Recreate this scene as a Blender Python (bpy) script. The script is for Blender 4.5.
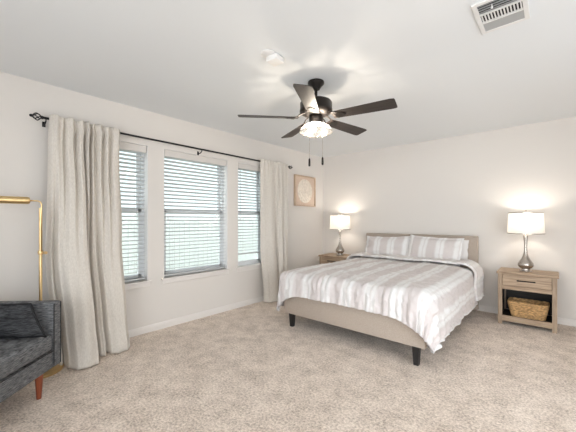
import bpy, bmesh, math, random
from mathutils import Vector, Matrix, noise
R = math.radians
PI = math.pi
for o in list(bpy.data.objects):
    bpy.data.objects.remove(o, do_unlink=True)
scn = bpy.context.scene
C = scn.collection
random.seed(7)

# ------------------------------------------------------------------ camera
H = 2.44                      # ceiling height
cam_d = bpy.data.cameras.new('camera')
cam = bpy.data.objects.new('camera', cam_d)
C.objects.link(cam)
cam.location = (3.380, -4.868, 1.2336)
cam.rotation_euler = (R(90), 0, R(41.348))
cam_d.sensor_fit = 'HORIZONTAL'
cam_d.sensor_width = 36.0
cam_d.lens = 304.92 / 576 * 36.0
cam_d.shift_y = (220.38 - 216) / 576
cam_d.clip_start = 0.05
scn.camera = cam

# ------------------------------------------------------------------ world / sky (overcast daylight)
wd = bpy.data.worlds.new('sky')
scn.world = wd
wd.use_nodes = True
nt = wd.node_tree
bg = nt.nodes['Background']
tc = nt.nodes.new('ShaderNodeTexCoord')
# sky with a brighter lobe added behind the camera to light the room
SKY, SKY_REAR = 1.85, 6.5
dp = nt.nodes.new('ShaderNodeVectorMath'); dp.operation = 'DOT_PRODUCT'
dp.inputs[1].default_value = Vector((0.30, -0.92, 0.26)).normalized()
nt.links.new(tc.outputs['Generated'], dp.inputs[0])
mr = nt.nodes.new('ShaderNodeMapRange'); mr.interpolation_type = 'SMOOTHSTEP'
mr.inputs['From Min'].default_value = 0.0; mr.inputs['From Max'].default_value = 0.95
mr.inputs['To Min'].default_value = SKY; mr.inputs['To Max'].default_value = SKY_REAR
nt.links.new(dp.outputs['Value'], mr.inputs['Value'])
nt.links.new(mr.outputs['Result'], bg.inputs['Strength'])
bg.inputs['Color'].default_value = (0.93, 0.965, 1.0, 1)

# ------------------------------------------------------------------ exposure
scn.view_settings.view_transform = 'Standard'
scn.view_settings.look = 'None'
scn.view_settings.gamma = 1.0
scn.view_settings.exposure = -0.18
scn.view_settings.use_curve_mapping = False
scn.cycles.max_bounces = 10
scn.cycles.diffuse_bounces = 7
scn.cycles.transparent_max_bounces = 24
scn.cycles.use_denoising = True

TABLE_LAMP_W = 6.5
FAN_LAMP_W = 30.0
REAR_OPEN = 1.0

# ------------------------------------------------------------------ materials
def new_mat(name):
    m = bpy.data.materials.new(name)
    m.use_nodes = True
    n = m.node_tree
    return m, n, n.nodes['Principled BSDF']

def plain(name, col, rough=0.6, metal=0.0, bump=0.0, bscale=60.0, var=0.0, vscale=8.0, spec=None, stretch=None):
    """Procedural surface: noise-varied colour and a noise bump, in object space."""
    m, n, b = new_mat(name)
    b.inputs['Base Color'].default_value = (*col, 1)
    b.inputs['Roughness'].default_value = rough
    b.inputs['Metallic'].default_value = metal
    if spec is not None:
        b.inputs['Specular IOR Level'].default_value = spec
    t = n.nodes.new('ShaderNodeTexCoord')
    mp = n.nodes.new('ShaderNodeMapping')
    n.links.new(t.outputs['Object'], mp.inputs[0])
    if stretch:
        mp.inputs['Scale'].default_value = stretch
    if var > 0:
        ns = n.nodes.new('ShaderNodeTexNoise')
        ns.inputs['Scale'].default_value = vscale
        ns.inputs['Detail'].default_value = 6
        n.links.new(mp.outputs[0], ns.inputs['Vector'])
        cr = n.nodes.new('ShaderNodeValToRGB')
        cr.color_ramp.elements[0].position = 0.3
        cr.color_ramp.elements[1].position = 0.7
        cr.color_ramp.elements[0].color = (*[max(0, c * (1 - var)) for c in col], 1)
        cr.color_ramp.elements[1].color = (*[min(1, c * (1 + var)) for c in col], 1)
        n.links.new(ns.outputs['Fac'], cr.inputs[0])
        n.links.new(cr.outputs[0], b.inputs['Base Color'])
    if bump > 0:
        n2 = n.nodes.new('ShaderNodeTexNoise')
        n2.inputs['Scale'].default_value = bscale
        n2.inputs['Detail'].default_value = 4
        n.links.new(mp.outputs[0], n2.inputs['Vector'])
        bp = n.nodes.new('ShaderNodeBump')
        bp.inputs['Strength'].default_value = bump
        bp.inputs['Distance'].default_value = 0.01
        n.links.new(n2.outputs['Fac'], bp.inputs['Height'])
        n.links.new(bp.outputs[0], b.inputs['Normal'])
    return m

def carpet_mat():
    m, n, b = new_mat('carpet')
    b.inputs['Roughness'].default_value = 0.95
    b.inputs['Specular IOR Level'].default_value = 0.1
    b.inputs['Sheen Weight'].default_value = 0.25
    t = n.nodes.new('ShaderNodeTexCoord')
    def ns(scale, detail):
        q = n.nodes.new('ShaderNodeTexNoise')
        q.inputs['Scale'].default_value = scale
        q.inputs['Detail'].default_value = detail
        q.inputs['Roughness'].default_value = 0.7
        n.links.new(t.outputs['Object'], q.inputs['Vector'])
        return q
    a, f = ns(6, 6), ns(66, 3)
    ad = n.nodes.new('ShaderNodeMath'); ad.operation = 'MULTIPLY_ADD'
    ad.inputs[1].default_value = 0.38
    n.links.new(a.outputs['Fac'], ad.inputs[0])
    sc = n.nodes.new('ShaderNodeMath'); sc.operation = 'MULTIPLY'
    sc.inputs[1].default_value = 0.62
    n.links.new(f.outputs['Fac'], sc.inputs[0])
    n.links.new(sc.outputs[0], ad.inputs[2])
    cr = n.nodes.new('ShaderNodeValToRGB')
    e = cr.color_ramp.elements
    e[0].position = 0.37; e[0].color = (0.37, 0.29, 0.225, 1)
    e[1].position = 0.615; e[1].color = (0.95, 0.835, 0.73, 1)
    md = e.new(0.49); md.color = (0.69, 0.58, 0.485, 1)
    n.links.new(ad.outputs[0], cr.inputs[0])
    n.links.new(cr.outputs[0], b.inputs['Base Color'])
    bp = n.nodes.new('ShaderNodeBump')
    bp.inputs['Strength'].default_value = 0.7
    bp.inputs['Distance'].default_value = 0.02
    n.links.new(f.outputs['Fac'], bp.inputs['Height'])
    n.links.new(bp.outputs[0], b.inputs['Normal'])
    return m

def wood_mat(name, c0, c1, axis='X', rough=0.55):
    m, n, b = new_mat(name)
    b.inputs['Roughness'].default_value = rough
    t = n.nodes.new('ShaderNodeTexCoord')
    mp = n.nodes.new('ShaderNodeMapping')
    mp.inputs['Scale'].default_value = {'X': (2, 30, 30), 'Y': (30, 2, 30), 'Z': (30, 30, 2)}[axis]
    n.links.new(t.outputs['Object'], mp.inputs[0])
    ns = n.nodes.new('ShaderNodeTexNoise')
    ns.inputs['Scale'].default_value = 2.2
    ns.inputs['Detail'].default_value = 7
    ns.inputs['Distortion'].default_value = 0.6
    n.links.new(mp.outputs[0], ns.inputs['Vector'])
    cr = n.nodes.new('ShaderNodeValToRGB')
    cr.color_ramp.elements[0].position = 0.32; cr.color_ramp.elements[0].color = (*c0, 1)
    cr.color_ramp.elements[1].position = 0.66; cr.color_ramp.elements[1].color = (*c1, 1)
    n.links.new(ns.outputs['Fac'], cr.inputs[0])
    n.links.new(cr.outputs[0], b.inputs['Base Color'])
    bp = n.nodes.new('ShaderNodeBump'); bp.inputs['Strength'].default_value = 0.15
    bp.inputs['Distance'].default_value = 0.005
    n.links.new(ns.outputs['Fac'], bp.inputs['Height'])
    n.links.new(bp.outputs[0], b.inputs['Normal'])
    return m

def stripe_mat(name, period, shift, axis='X', soft=1.0):
    """White cotton woven with mauve stripes; a thin line runs inside the pale band."""
    m, n, b = new_mat(name)
    b.inputs['Roughness'].default_value = 0.9
    b.inputs['Specular IOR Level'].default_value = 0.15
    uv = n.nodes.new('ShaderNodeUVMap'); uv.uv_map = 'cloth'
    sx = n.nodes.new('ShaderNodeSeparateXYZ')
    n.links.new(uv.outputs[0], sx.inputs[0])
    def math_(op, a, v):
        q = n.nodes.new('ShaderNodeMath'); q.operation = op
        n.links.new(a, q.inputs[0]); q.inputs[1].default_value = v
        return q.outputs[0]
    u = math_('ADD', sx.outputs[0], shift)
    u = math_('DIVIDE', u, period)
    u = math_('FRACT', u, 0)
    cr = n.nodes.new('ShaderNodeValToRGB')
    W = (0.75, 0.745, 0.74); M = (0.59, 0.54, 0.53); L = (0.67, 0.645, 0.635)
    def mx(a, k): return tuple(a[i] * k + 0.72 * (1 - k) for i in range(3))
    M = tuple(M[i] * soft + W[i] * (1 - soft) for i in range(3))
    L = tuple(L[i] * soft + W[i] * (1 - soft) for i in range(3))
    stops = [(0.0, M), (0.44, M), (0.50, L), (0.56, W), (0.70, W), (0.74, L), (0.78, L), (0.82, W), (0.90, W), (0.96, L), (1.0, M)]
    e = cr.color_ramp.elements
    e[0].position, e[0].color = 0.0, (*M, 1)
    e[1].position, e[1].color = 1.0, (*M, 1)
    for p, c in stops[1:-1]:
        k = e.new(p); k.color = (*c, 1)
    n.links.new(u, cr.inputs[0])
    n.links.new(cr.outputs[0], b.inputs['Base Color'])
    t = n.nodes.new('ShaderNodeTexCoord')
    ns = n.nodes.new('ShaderNodeTexNoise'); ns.inputs['Scale'].default_value = 26; ns.inputs['Detail'].default_value = 6
    n.links.new(t.outputs['Object'], ns.inputs['Vector'])
    bp = n.nodes.new('ShaderNodeBump'); bp.inputs['Strength'].default_value = 0.6; bp.inputs['Distance'].default_value = 0.014
    n.links.new(ns.outputs['Fac'], bp.inputs['Height'])
    n.links.new(bp.outputs[0], b.inputs['Normal'])
    return m

def weave_mat(name, c0, c1, sx=220, sy=220, transl=0.0, rough=0.9, lo=0.3, hi=0.7, vec=(1, 1, 1)):
    m, n, b = new_mat(name)
    b.inputs['Roughness'].default_value = rough
    b.inputs['Specular IOR Level'].default_value = 0.15
    t = n.nodes.new('ShaderNodeTexCoord')
    mp = n.nodes.new('ShaderNodeMapping'); mp.inputs['Scale'].default_value = vec
    n.links.new(t.outputs['Object'], mp.inputs[0])
    ns = n.nodes.new('ShaderNodeTexNoise'); ns.inputs['Scale'].default_value = sx; ns.inputs['Detail'].default_value = 5
    ns.inputs['Roughness'].default_value = 0.65
    n.links.new(mp.outputs[0], ns.inputs['Vector'])
    cr = n.nodes.new('ShaderNodeValToRGB')
    cr.color_ramp.elements[0].position = lo; cr.color_ramp.elements[0].color = (*c0, 1)
    cr.color_ramp.elements[1].position = hi; cr.color_ramp.elements[1].color = (*c1, 1)
    n.links.new(ns.outputs['Fac'], cr.inputs[0])
    n.links.new(cr.outputs[0], b.inputs['Base Color'])
    bp = n.nodes.new('ShaderNodeBump'); bp.inputs['Strength'].default_value = 0.2; bp.inputs['Distance'].default_value = 0.004
    n.links.new(ns.outputs['Fac'], bp.inputs['Height'])
    n.links.new(bp.outputs[0], b.inputs['Normal'])
    if transl > 0:
        out = n.nodes['Material Output']
        tr = n.nodes.new('ShaderNodeBsdfTranslucent')
        n.links.new(cr.outputs[0], tr.inputs['Color'])
        mix = n.nodes.new('ShaderNodeMixShader'); mix.inputs[0].default_value = transl
        n.links.new(b.outputs[0], mix.inputs[1]); n.links.new(tr.outputs[0], mix.inputs[2])
        n.links.new(mix.outputs[0], out.inputs['Surface'])
    return m

def pane_mat(name, tint=(0.93, 0.97, 0.96), gloss=0.08):
    m, n, b = new_mat(name)
    out = n.nodes['Material Output']
    tr = n.nodes.new('ShaderNodeBsdfTransparent'); tr.inputs[0].default_value = (*tint, 1)
    gl = n.nodes.new('ShaderNodeBsdfGlossy'); gl.inputs['Roughness'].default_value = 0.03
    mix = n.nodes.new('ShaderNodeMixShader'); mix.inputs[0].default_value = gloss
    n.links.new(tr.outputs[0], mix.inputs[1]); n.links.new(gl.outputs[0], mix.inputs[2])
    n.links.new(mix.outputs[0], out.inputs['Surface'])
    return m

def glow_mat(name, col, strength):
    m, n, b = new_mat(name)
    b.inputs['Base Color'].default_value = (*col, 1)
    b.inputs['Emission Color'].default_value = (*col, 1)
    b.inputs['Emission Strength'].default_value = strength
    return m

MAT = {}
MAT['wall'] = plain('wall_paint', (0.695, 0.665, 0.63), 0.85, bump=0.06, bscale=120)
MAT['ceiling'] = plain('ceiling_paint', (0.76, 0.785, 0.80), 0.9, bump=0.06, bscale=120)
MAT['trim'] = plain('trim_paint', (0.75, 0.72, 0.69), 0.45, bump=0.02, bscale=40)
MAT['reveal'] = plain('reveal_paint', (0.80, 0.79, 0.78), 0.7, bump=0.03, bscale=120)
MAT['carpet'] = carpet_mat()
MAT['vinyl'] = plain('window_vinyl', (0.70, 0.715, 0.73), 0.4, bump=0.02, bscale=30)
MAT['pane'] = pane_mat('window_glass')
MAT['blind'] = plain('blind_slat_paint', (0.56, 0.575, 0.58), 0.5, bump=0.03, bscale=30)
MAT['valance'] = plain('valance_shaded_paint', (0.655, 0.627, 0.595), 0.8, bump=0.03, bscale=30)  # white valance; its backlit shade is put into the colour
MAT['black'] = plain('black_metal', (0.018, 0.018, 0.02), 0.4, metal=0.6, var=0.2)
MAT['curtain'] = weave_mat('curtain_linen', (0.63, 0.59, 0.535), (0.77, 0.73, 0.67), sx=120, transl=0.12, vec=(1, 1, 0.35))
MAT['linen'] = weave_mat('bed_linen_upholstery', (0.36, 0.30, 0.25), (0.52, 0.45, 0.385), sx=260)
MAT['leg'] = plain('black_leg_wood', (0.012, 0.011, 0.011), 0.45, var=0.3)
MAT['sheet'] = plain('white_cotton', (0.80, 0.78, 0.765), 0.9, bump=0.25, bscale=22)
MAT['duvet'] = stripe_mat('duvet_striped_cotton', 0.245, 0.10, soft=0.8)
MAT['duvet_back'] = stripe_mat('duvet_reverse_cotton', 0.245, 0.10, soft=0.45)
MAT['sham'] = stripe_mat('sham_striped_cotton', 0.225, 0.065, soft=0.85)
MAT['oak_x'] = wood_mat('grey_oak_across', (0.27, 0.185, 0.12), (0.48, 0.36, 0.25), 'X')
MAT['oak_z'] = wood_mat('grey_oak_upright', (0.25, 0.175, 0.115), (0.45, 0.345, 0.245), 'Z')
MAT['oak_shaded'] = wood_mat('shaded_cabinet_inside', (0.012, 0.010, 0.009), (0.03, 0.025, 0.02), 'X', 0.7)  # shade of the open shelf put into a near-black colour
MAT['nickel'] = plain('brushed_nickel', (0.50, 0.46, 0.42), 0.27, metal=1.0, var=0.06, vscale=40, stretch=(1, 1, 12))
MAT['shade'] = weave_mat('lamp_shade_cotton', (0.84, 0.82, 0.79), (0.90, 0.885, 0.86), sx=180, transl=0.42)
MAT['bulb'] = glow_mat('warm_bulb', (1.0, 0.89, 0.76), 8.0)
MAT['fan_bulb'] = glow_mat('warm_fan_bulb', (1.0, 0.89, 0.76), 8.0)
MAT['fan_dark'] = plain('bronze_fan_metal', (0.022, 0.018, 0.016), 0.38, metal=0.7, var=0.2)
MAT['blade'] = wood_mat('dark_fan_blade_wood', (0.018, 0.013, 0.011), (0.045, 0.034, 0.029), 'X', 0.5)
MAT['brass'] = plain('brushed_brass', (0.78, 0.57, 0.29), 0.3, metal=1.0, var=0.08, vscale=30)
MAT['tweed'] = weave_mat('charcoal_tweed', (0.045, 0.047, 0.050), (0.25, 0.256, 0.265), sx=26, vec=(1, 1, 7), lo=0.34, hi=0.68)
MAT['tweed_pillow'] = weave_mat('charcoal_tweed_dark', (0.016, 0.017, 0.019), (0.085, 0.087, 0.092), sx=26, vec=(1, 1, 7), lo=0.34, hi=0.70)
MAT['piping'] = plain('black_piping', (0.006, 0.006, 0.008), 0.7, bump=0.1, bscale=200)
MAT['walnut'] = wood_mat('red_walnut_leg', (0.20, 0.045, 0.02), (0.34, 0.095, 0.04), 'Z', 0.35)
MAT['basket'] = plain('seagrass_rope', (0.50, 0.31, 0.14), 0.85, bump=0.6, bscale=90, var=0.5, vscale=42, stretch=(1, 1, 1.6))
MAT['frame_wood'] = wood_mat('pale_frame_wood', (0.45, 0.33, 0.23), (0.62, 0.48, 0.36), 'Z')
MAT['mat_board'] = plain('beige_mat_board', (0.60, 0.47, 0.375), 0.9, var=0.06, vscale=30)
MAT['plaster'] = plain('pale_plaster_relief', (0.70, 0.64, 0.56), 0.9, bump=0.6, bscale=40, var=0.12, vscale=22)
MAT['plastic'] = plain('white_plastic', (0.80, 0.79, 0.77), 0.45, bump=0.01, bscale=30)
MAT['vent_shaded'] = plain('shaded_vent_louvre', (0.36, 0.36, 0.35), 0.5, bump=0.01, bscale=30)  # white louvres with their shading put into a darker grey
MAT['vent'] = plain('white_vent_enamel', (0.74, 0.735, 0.72), 0.4, bump=0.01, bscale=30)
MAT['duct'] = plain('duct_shade_black', (0.02, 0.02, 0.02), 0.9, var=0.2)  # near-black sheet stands in for the unlit depth behind the slots
MAT['lawn'] = plain('lawn_grass', (0.42, 0.44, 0.38), 0.95, bump=0.8, bscale=40, var=0.4, vscale=14)
MAT['fence'] = wood_mat('weathered_fence_wood', (0.60, 0.61, 0.59), (0.74, 0.75, 0.73), 'Z', 0.9)
def frosted_mat():
    m, n, b = new_mat('seeded_glass')
    out = n.nodes['Material Output']
    t = n.nodes.new('ShaderNodeTexCoord')
    vo = n.nodes.new('ShaderNodeTexVoronoi'); vo.inputs['Scale'].default_value = 70
    n.links.new(t.outputs['Object'], vo.inputs['Vector'])
    cr = n.nodes.new('ShaderNodeValToRGB')
    cr.color_ramp.elements[0].position = 0.1; cr.color_ramp.elements[0].color = (0.03, 0.03, 0.03, 1)
    cr.color_ramp.elements[1].position = 0.6; cr.color_ramp.elements[1].color = (0.28, 0.28, 0.28, 1)
    n.links.new(vo.outputs['Distance'], cr.inputs[0])
    tr = n.nodes.new('ShaderNodeBsdfTransparent'); tr.inputs[0].default_value = (0.97, 0.96, 0.94, 1)
    tl = n.nodes.new('ShaderNodeBsdfTranslucent'); tl.inputs[0].default_value = (0.9, 0.89, 0.87, 1)
    gl = n.nodes.new('ShaderNodeBsdfGlossy'); gl.inputs['Roughness'].default_value = 0.08
    m1 = n.nodes.new('ShaderNodeMixShader'); n.links.new(cr.outputs[0], m1.inputs[0])
    n.links.new(tr.outputs[0], m1.inputs[1]); n.links.new(tl.outputs[0], m1.inputs[2])
    m2 = n.nodes.new('ShaderNodeMixShader'); m2.inputs[0].default_value = 0.12
    n.links.new(m1.outputs[0], m2.inputs[1]); n.links.new(gl.outputs[0], m2.inputs[2])
    n.links.new(m2.outputs[0], out.inputs['Surface'])
    return m
MAT['fan_glass'] = frosted_mat()

# ------------------------------------------------------------------ mesh helpers
def box(bm, x0, x1, y0, y1, z0, z1, bev=0.0, seg=2, mtx=None):
    r = bmesh.ops.create_cube(bm, size=1.0)
    vs = r['verts']
    bmesh.ops.scale(bm, vec=(x1 - x0, y1 - y0, z1 - z0), verts=vs)
    bmesh.ops.translate(bm, vec=((x0 + x1) / 2, (y0 + y1) / 2, (z0 + z1) / 2), verts=vs)
    if bev > 0:
        es = list({e for v in vs for e in v.link_edges})
        rr = bmesh.ops.bevel(bm, geom=es, offset=bev, segments=seg, profile=0.5, affect='EDGES')
        vs = list({v for f in rr['faces'] for v in f.verts} | {v for v in vs if v.is_valid})
    if mtx is not None:
        bmesh.ops.transform(bm, matrix=mtx, verts=[v for v in vs if v.is_valid])
    return vs

def tube(bm, pts, r, seg=8, closed=False, cap=True):
    pts = [Vector(p) for p in pts]
    n = len(pts)
    rs = r if isinstance(r, (list, tuple)) else [r] * n
    rings = []
    prev_n = None
    for i, p in enumerate(pts):
        if closed:
            d = pts[(i + 1) % n] - pts[i - 1]
        else:
            d = pts[min(i + 1, n - 1)] - pts[max(i - 1, 0)]
        d = d.normalized() if d.length > 1e-9 else Vector((0, 0, 1))
        if prev_n is None:
            a = Vector((0, 0, 1)) if abs(d.z) < 0.9 else Vector((1, 0, 0))
            nn = (a - d * a.dot(d)).normalized()
        else:
            nn = prev_n - d * prev_n.dot(d)
            nn = nn.normalized() if nn.length > 1e-6 else prev_n
        prev_n = nn
        bb = d.cross(nn)
        rings.append([bm.verts.new(p + (nn * math.cos(2 * PI * k / seg) + bb * math.sin(2 * PI * k / seg)) * rs[i]) for k in range(seg)])
    m = n if closed else n - 1
    for i in range(m):
        a, b = rings[i], rings[(i + 1) % n]
        for k in range(seg):
            bm.faces.new((a[k], a[(k + 1) % seg], b[(k + 1) % seg], b[k]))
    if not closed and cap:
        bm.faces.new(rings[0][::-1]); bm.faces.new(rings[-1])

def lathe(bm, prof, seg=32, c=(0, 0), cap0=True, cap1=True):
    rings = []
    for r, z in prof:
        r = max(r, 1e-4)
        rings.append([bm.verts.new((c[0] + r * math.cos(2 * PI * k / seg), c[1] + r * math.sin(2 * PI * k / seg), z)) for k in range(seg)])
    for i in range(len(rings) - 1):
        a, b = rings[i], rings[i + 1]
        for k in range(seg):
            bm.faces.new((a[k], a[(k + 1) % seg], b[(k + 1) % seg], b[k]))
    if cap0: bm.faces.new(rings[0][::-1])
    if cap1: bm.faces.new(rings[-1])

def ball(bm, c, r, sc=(1, 1, 1), seg=16):
    q = bmesh.ops.create_uvsphere(bm, u_segments=seg, v_segments=max(6, seg // 2), radius=r)
    bmesh.ops.scale(bm, vec=sc, verts=q['verts'])
    bmesh.ops.translate(bm, vec=c, verts=q['verts'])

def taper(bm, x, y, z0, z1, a0, a1, sides=4, rot=PI / 4, off=(0, 0)):
    """Tapered leg: half-size a0 at z0 (bottom), a1 at z1 (top)."""
    k = math.sqrt(2) if sides == 4 else 1
    r0 = [bm.verts.new((x + off[0] + a0 * k * math.cos(rot + 2 * PI * i / sides), y + off[1] + a0 * k * math.sin(rot + 2 * PI * i / sides), z0)) for i in range(sides)]
    r1 = [bm.verts.new((x + a1 * k * math.cos(rot + 2 * PI * i / sides), y + a1 * k * math.sin(rot + 2 * PI * i / sides), z1)) for i in range(sides)]
    for i in range(sides):
        bm.faces.new((r0[i], r0[(i + 1) % sides], r1[(i + 1) % sides], r1[i]))
    bm.faces.new(r0[::-1]); bm.faces.new(r1)

def obj(name, bm, mat, parent=None, smooth=False, label=None):
    bmesh.ops.recalc_face_normals(bm, faces=bm.faces)
    me = bpy.data.meshes.new(name)
    bm.to_mesh(me); bm.free()
    if smooth:
        for p in me.polygons: p.use_smooth = True
        if smooth == 'auto':
            me.set_sharp_from_angle(angle=R(40))
    me.materials.append(mat)
    o = bpy.data.objects.new(name, me)
    C.objects.link(o)
    if parent is not None: o.parent = parent
    if label: o['label'] = label
    return o

def tag(o, label, cat, group=None, kind=None):
    o['label'] = label; o['category'] = cat
    if group: o['group'] = group
    if kind: o['kind'] = kind
    return o

def struct(name, bm, mat, parent=None, label=None, cat=None, smooth=False):
    o = obj(name, bm, mat, parent, smooth)
    if parent is None:
        o['kind'] = 'structure'
        if label: o['label'] = label
        if cat: o['category'] = cat
    return o

def thing(name, label, cat, loc=(0, 0, 0), rz=0.0, group=None):
    o = bpy.data.objects.new(name, None)
    o.empty_display_size = 0.1
    C.objects.link(o)
    o.location = loc; o.rotation_euler = (0, 0, rz)
    return tag(o, label, cat, group)

def copy_tree(o, parent=None):
    c = o.copy(); C.objects.link(c)
    if parent is not None: c.parent = parent
    for ch in list(o.children): copy_tree(ch, c)
    return c

def B(): return bmesh.new()

# ------------------------------------------------------------------ room shell
XR, YB, WT = 4.75, -6.7, 0.16      # right wall, rear wall, wall thickness
b = B(); box(b, -WT, XR + WT, YB - WT, WT, -0.08, 0.0)
struct('floor', b, MAT['carpet'], label='beige mottled cut-pile carpet over the whole bedroom floor', cat='floor')
b = B(); box(b, -WT, XR + WT, YB - WT, WT, H, H + 0.1)
struct('ceiling', b, MAT['ceiling'], label='flat off-white painted ceiling', cat='ceiling')

WIN = [(-3.93, -3.365, 'left'), (-3.182, -2.280, 'middle'), (-2.100, -1.560, 'right')]
WZ0, WZ1 = 0.560, 2.058
b = B()
ys = [YB - WT] + [v for w in WIN for v in w[:2]] + [WT]
for i in range(0, len(ys), 2):
    box(b, -WT, 0, ys[i], ys[i + 1], 0, H)
for (y0, y1, _) in WIN:
    box(b, -WT, 0, y0, y1, 0, WZ0)
    box(b, -WT, 0, y0, y1, WZ1, H)
struct('wall_left', b, MAT['wall'], label='warm white painted wall with three windows', cat='wall')
b = B(); box(b, 0, XR + WT, 0, WT, 0, H)
struct('wall_front', b, MAT['wall'], label='warm white painted wall behind the headboard', cat='wall')
b = B(); box(b, XR, XR + WT, YB, -5.6, 0, H); box(b, XR, XR + WT, -2.4, 0, 0, H); box(b, XR, XR + WT, -5.6, -2.4, 2.15, H)  # unseen right wall; opening added to light the room from a second side
struct('wall_right', b, MAT['wall'], label='warm white painted wall with a wide opening added for light, unseen on the right', cat='wall')
# unseen rear wall; its wide opening is added to let in light
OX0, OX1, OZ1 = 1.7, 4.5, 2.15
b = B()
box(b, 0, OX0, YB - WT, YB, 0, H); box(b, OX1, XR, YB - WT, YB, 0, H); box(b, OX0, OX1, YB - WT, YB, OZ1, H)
struct('wall_rear', b, MAT['wall'], label='warm white painted wall behind the photographer with a wide opening added for light', cat='wall')

def baseboard(name, x0, y0, x1, y1, nx, ny):
    bm = B()
    prof = [(0, 0), (0.014, 0), (0.014, 0.052), (0.010, 0.060), (0.010, 0.066), (0.004, 0.076), (0, 0.076)]
    A = [bm.verts.new((x0 + nx * d, y0 + ny * d, z)) for d, z in prof]
    E_ = [bm.verts.new((x1 + nx * d, y1 + ny * d, z)) for d, z in prof]
    for i in range(len(prof)):
        j = (i + 1) % len(prof)
        bm.faces.new((A[i], A[j], E_[j], E_[i]))
    bm.faces.new(A[::-1]); bm.faces.new(E_)
    return struct(name, bm, MAT['trim'], label='white painted baseboard along the ' + name.split('_')[1] + ' wall', cat='baseboard')
baseboard('baseboard_left', 0, YB, 0, 0, 1, 0)
baseboard('baseboard_front', 0.014, 0, XR, 0, 0, -1)

# ------------------------------------------------------------------ windows
for i, (y0, y1, side) in enumerate(WIN):
    root = bpy.data.objects.new('window_%d' % (i + 1), None); C.objects.link(root)
    root['kind'] = 'structure'
    root['label'] = {'left': 'narrow sash window partly behind the left curtain', 'middle': 'wide sash window in the middle of the left wall',
                     'right': 'narrow sash window beside the right curtain'}[side]
    root['category'] = 'window'
    root.location = (0, (y0 + y1) / 2, WZ0)
    w, h = y1 - y0, WZ1 - WZ0
    hw = w / 2
    fx0, fx1 = -0.155, -0.085
    b = B()
    box(b, fx0, fx1, -hw, -hw + 0.035, 0, h); box(b, fx0, fx1, hw - 0.035, hw, 0, h)
    box(b, fx0, fx1, -hw, hw, 0, 0.04); box(b, fx0, fx1, -hw, hw, h - 0.04, h)
    obj('window_frame', b, MAT['vinyl'], root)
    mz = 0.79
    for (za, zb, xo, nm) in ((0.04, mz + 0.02, -0.112, 'lower'), (mz - 0.02, h - 0.04, -0.145, 'upper')):
        b = B()
        xa, xb = xo, xo + 0.024
        a, c = -hw + 0.035, hw - 0.035
        box(b, xa, xb, a, a + 0.032, za, zb); box(b, xa, xb, c - 0.032, c, za, zb)
        box(b, xa, xb, a, c, za, za + 0.038); box(b, xa, xb, a, c, zb - 0.04, zb)
        s = obj('sash', b, MAT['vinyl'], root)
        b = B(); box(b, xa + 0.010, xa + 0.013, a + 0.03, c - 0.03, za + 0.03, zb - 0.03)
        obj('pane', b, MAT['pane'], s)
    b = B()
    box(b, -0.085, 0.022, -hw - 0.0, hw + 0.0, -0.001, 0.012, 0.004)
    box(b, 0.0005, 0.030, -hw - 0.035, hw + 0.035, -0.006, 0.012, 0.004)
    obj('window_sill', b, MAT['trim'], root)
    b = B(); box(b, 0.0005, 0.013, -hw - 0.02, hw + 0.02, -0.055, -0.006, 0.004)
    obj('apron', b, MAT['trim'], root)
    # white drywall returns of the recess
    b = B()
    box(b, -0.085, -0.0005, hw - 0.004, hw, 0.012, h); box(b, -0.085, -0.0005, -hw, -hw + 0.004, 0.012, h)
    box(b, -0.085, -0.0005, -hw, hw, h - 0.004, h)
    obj('jamb', b, MAT['reveal'], root)

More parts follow.
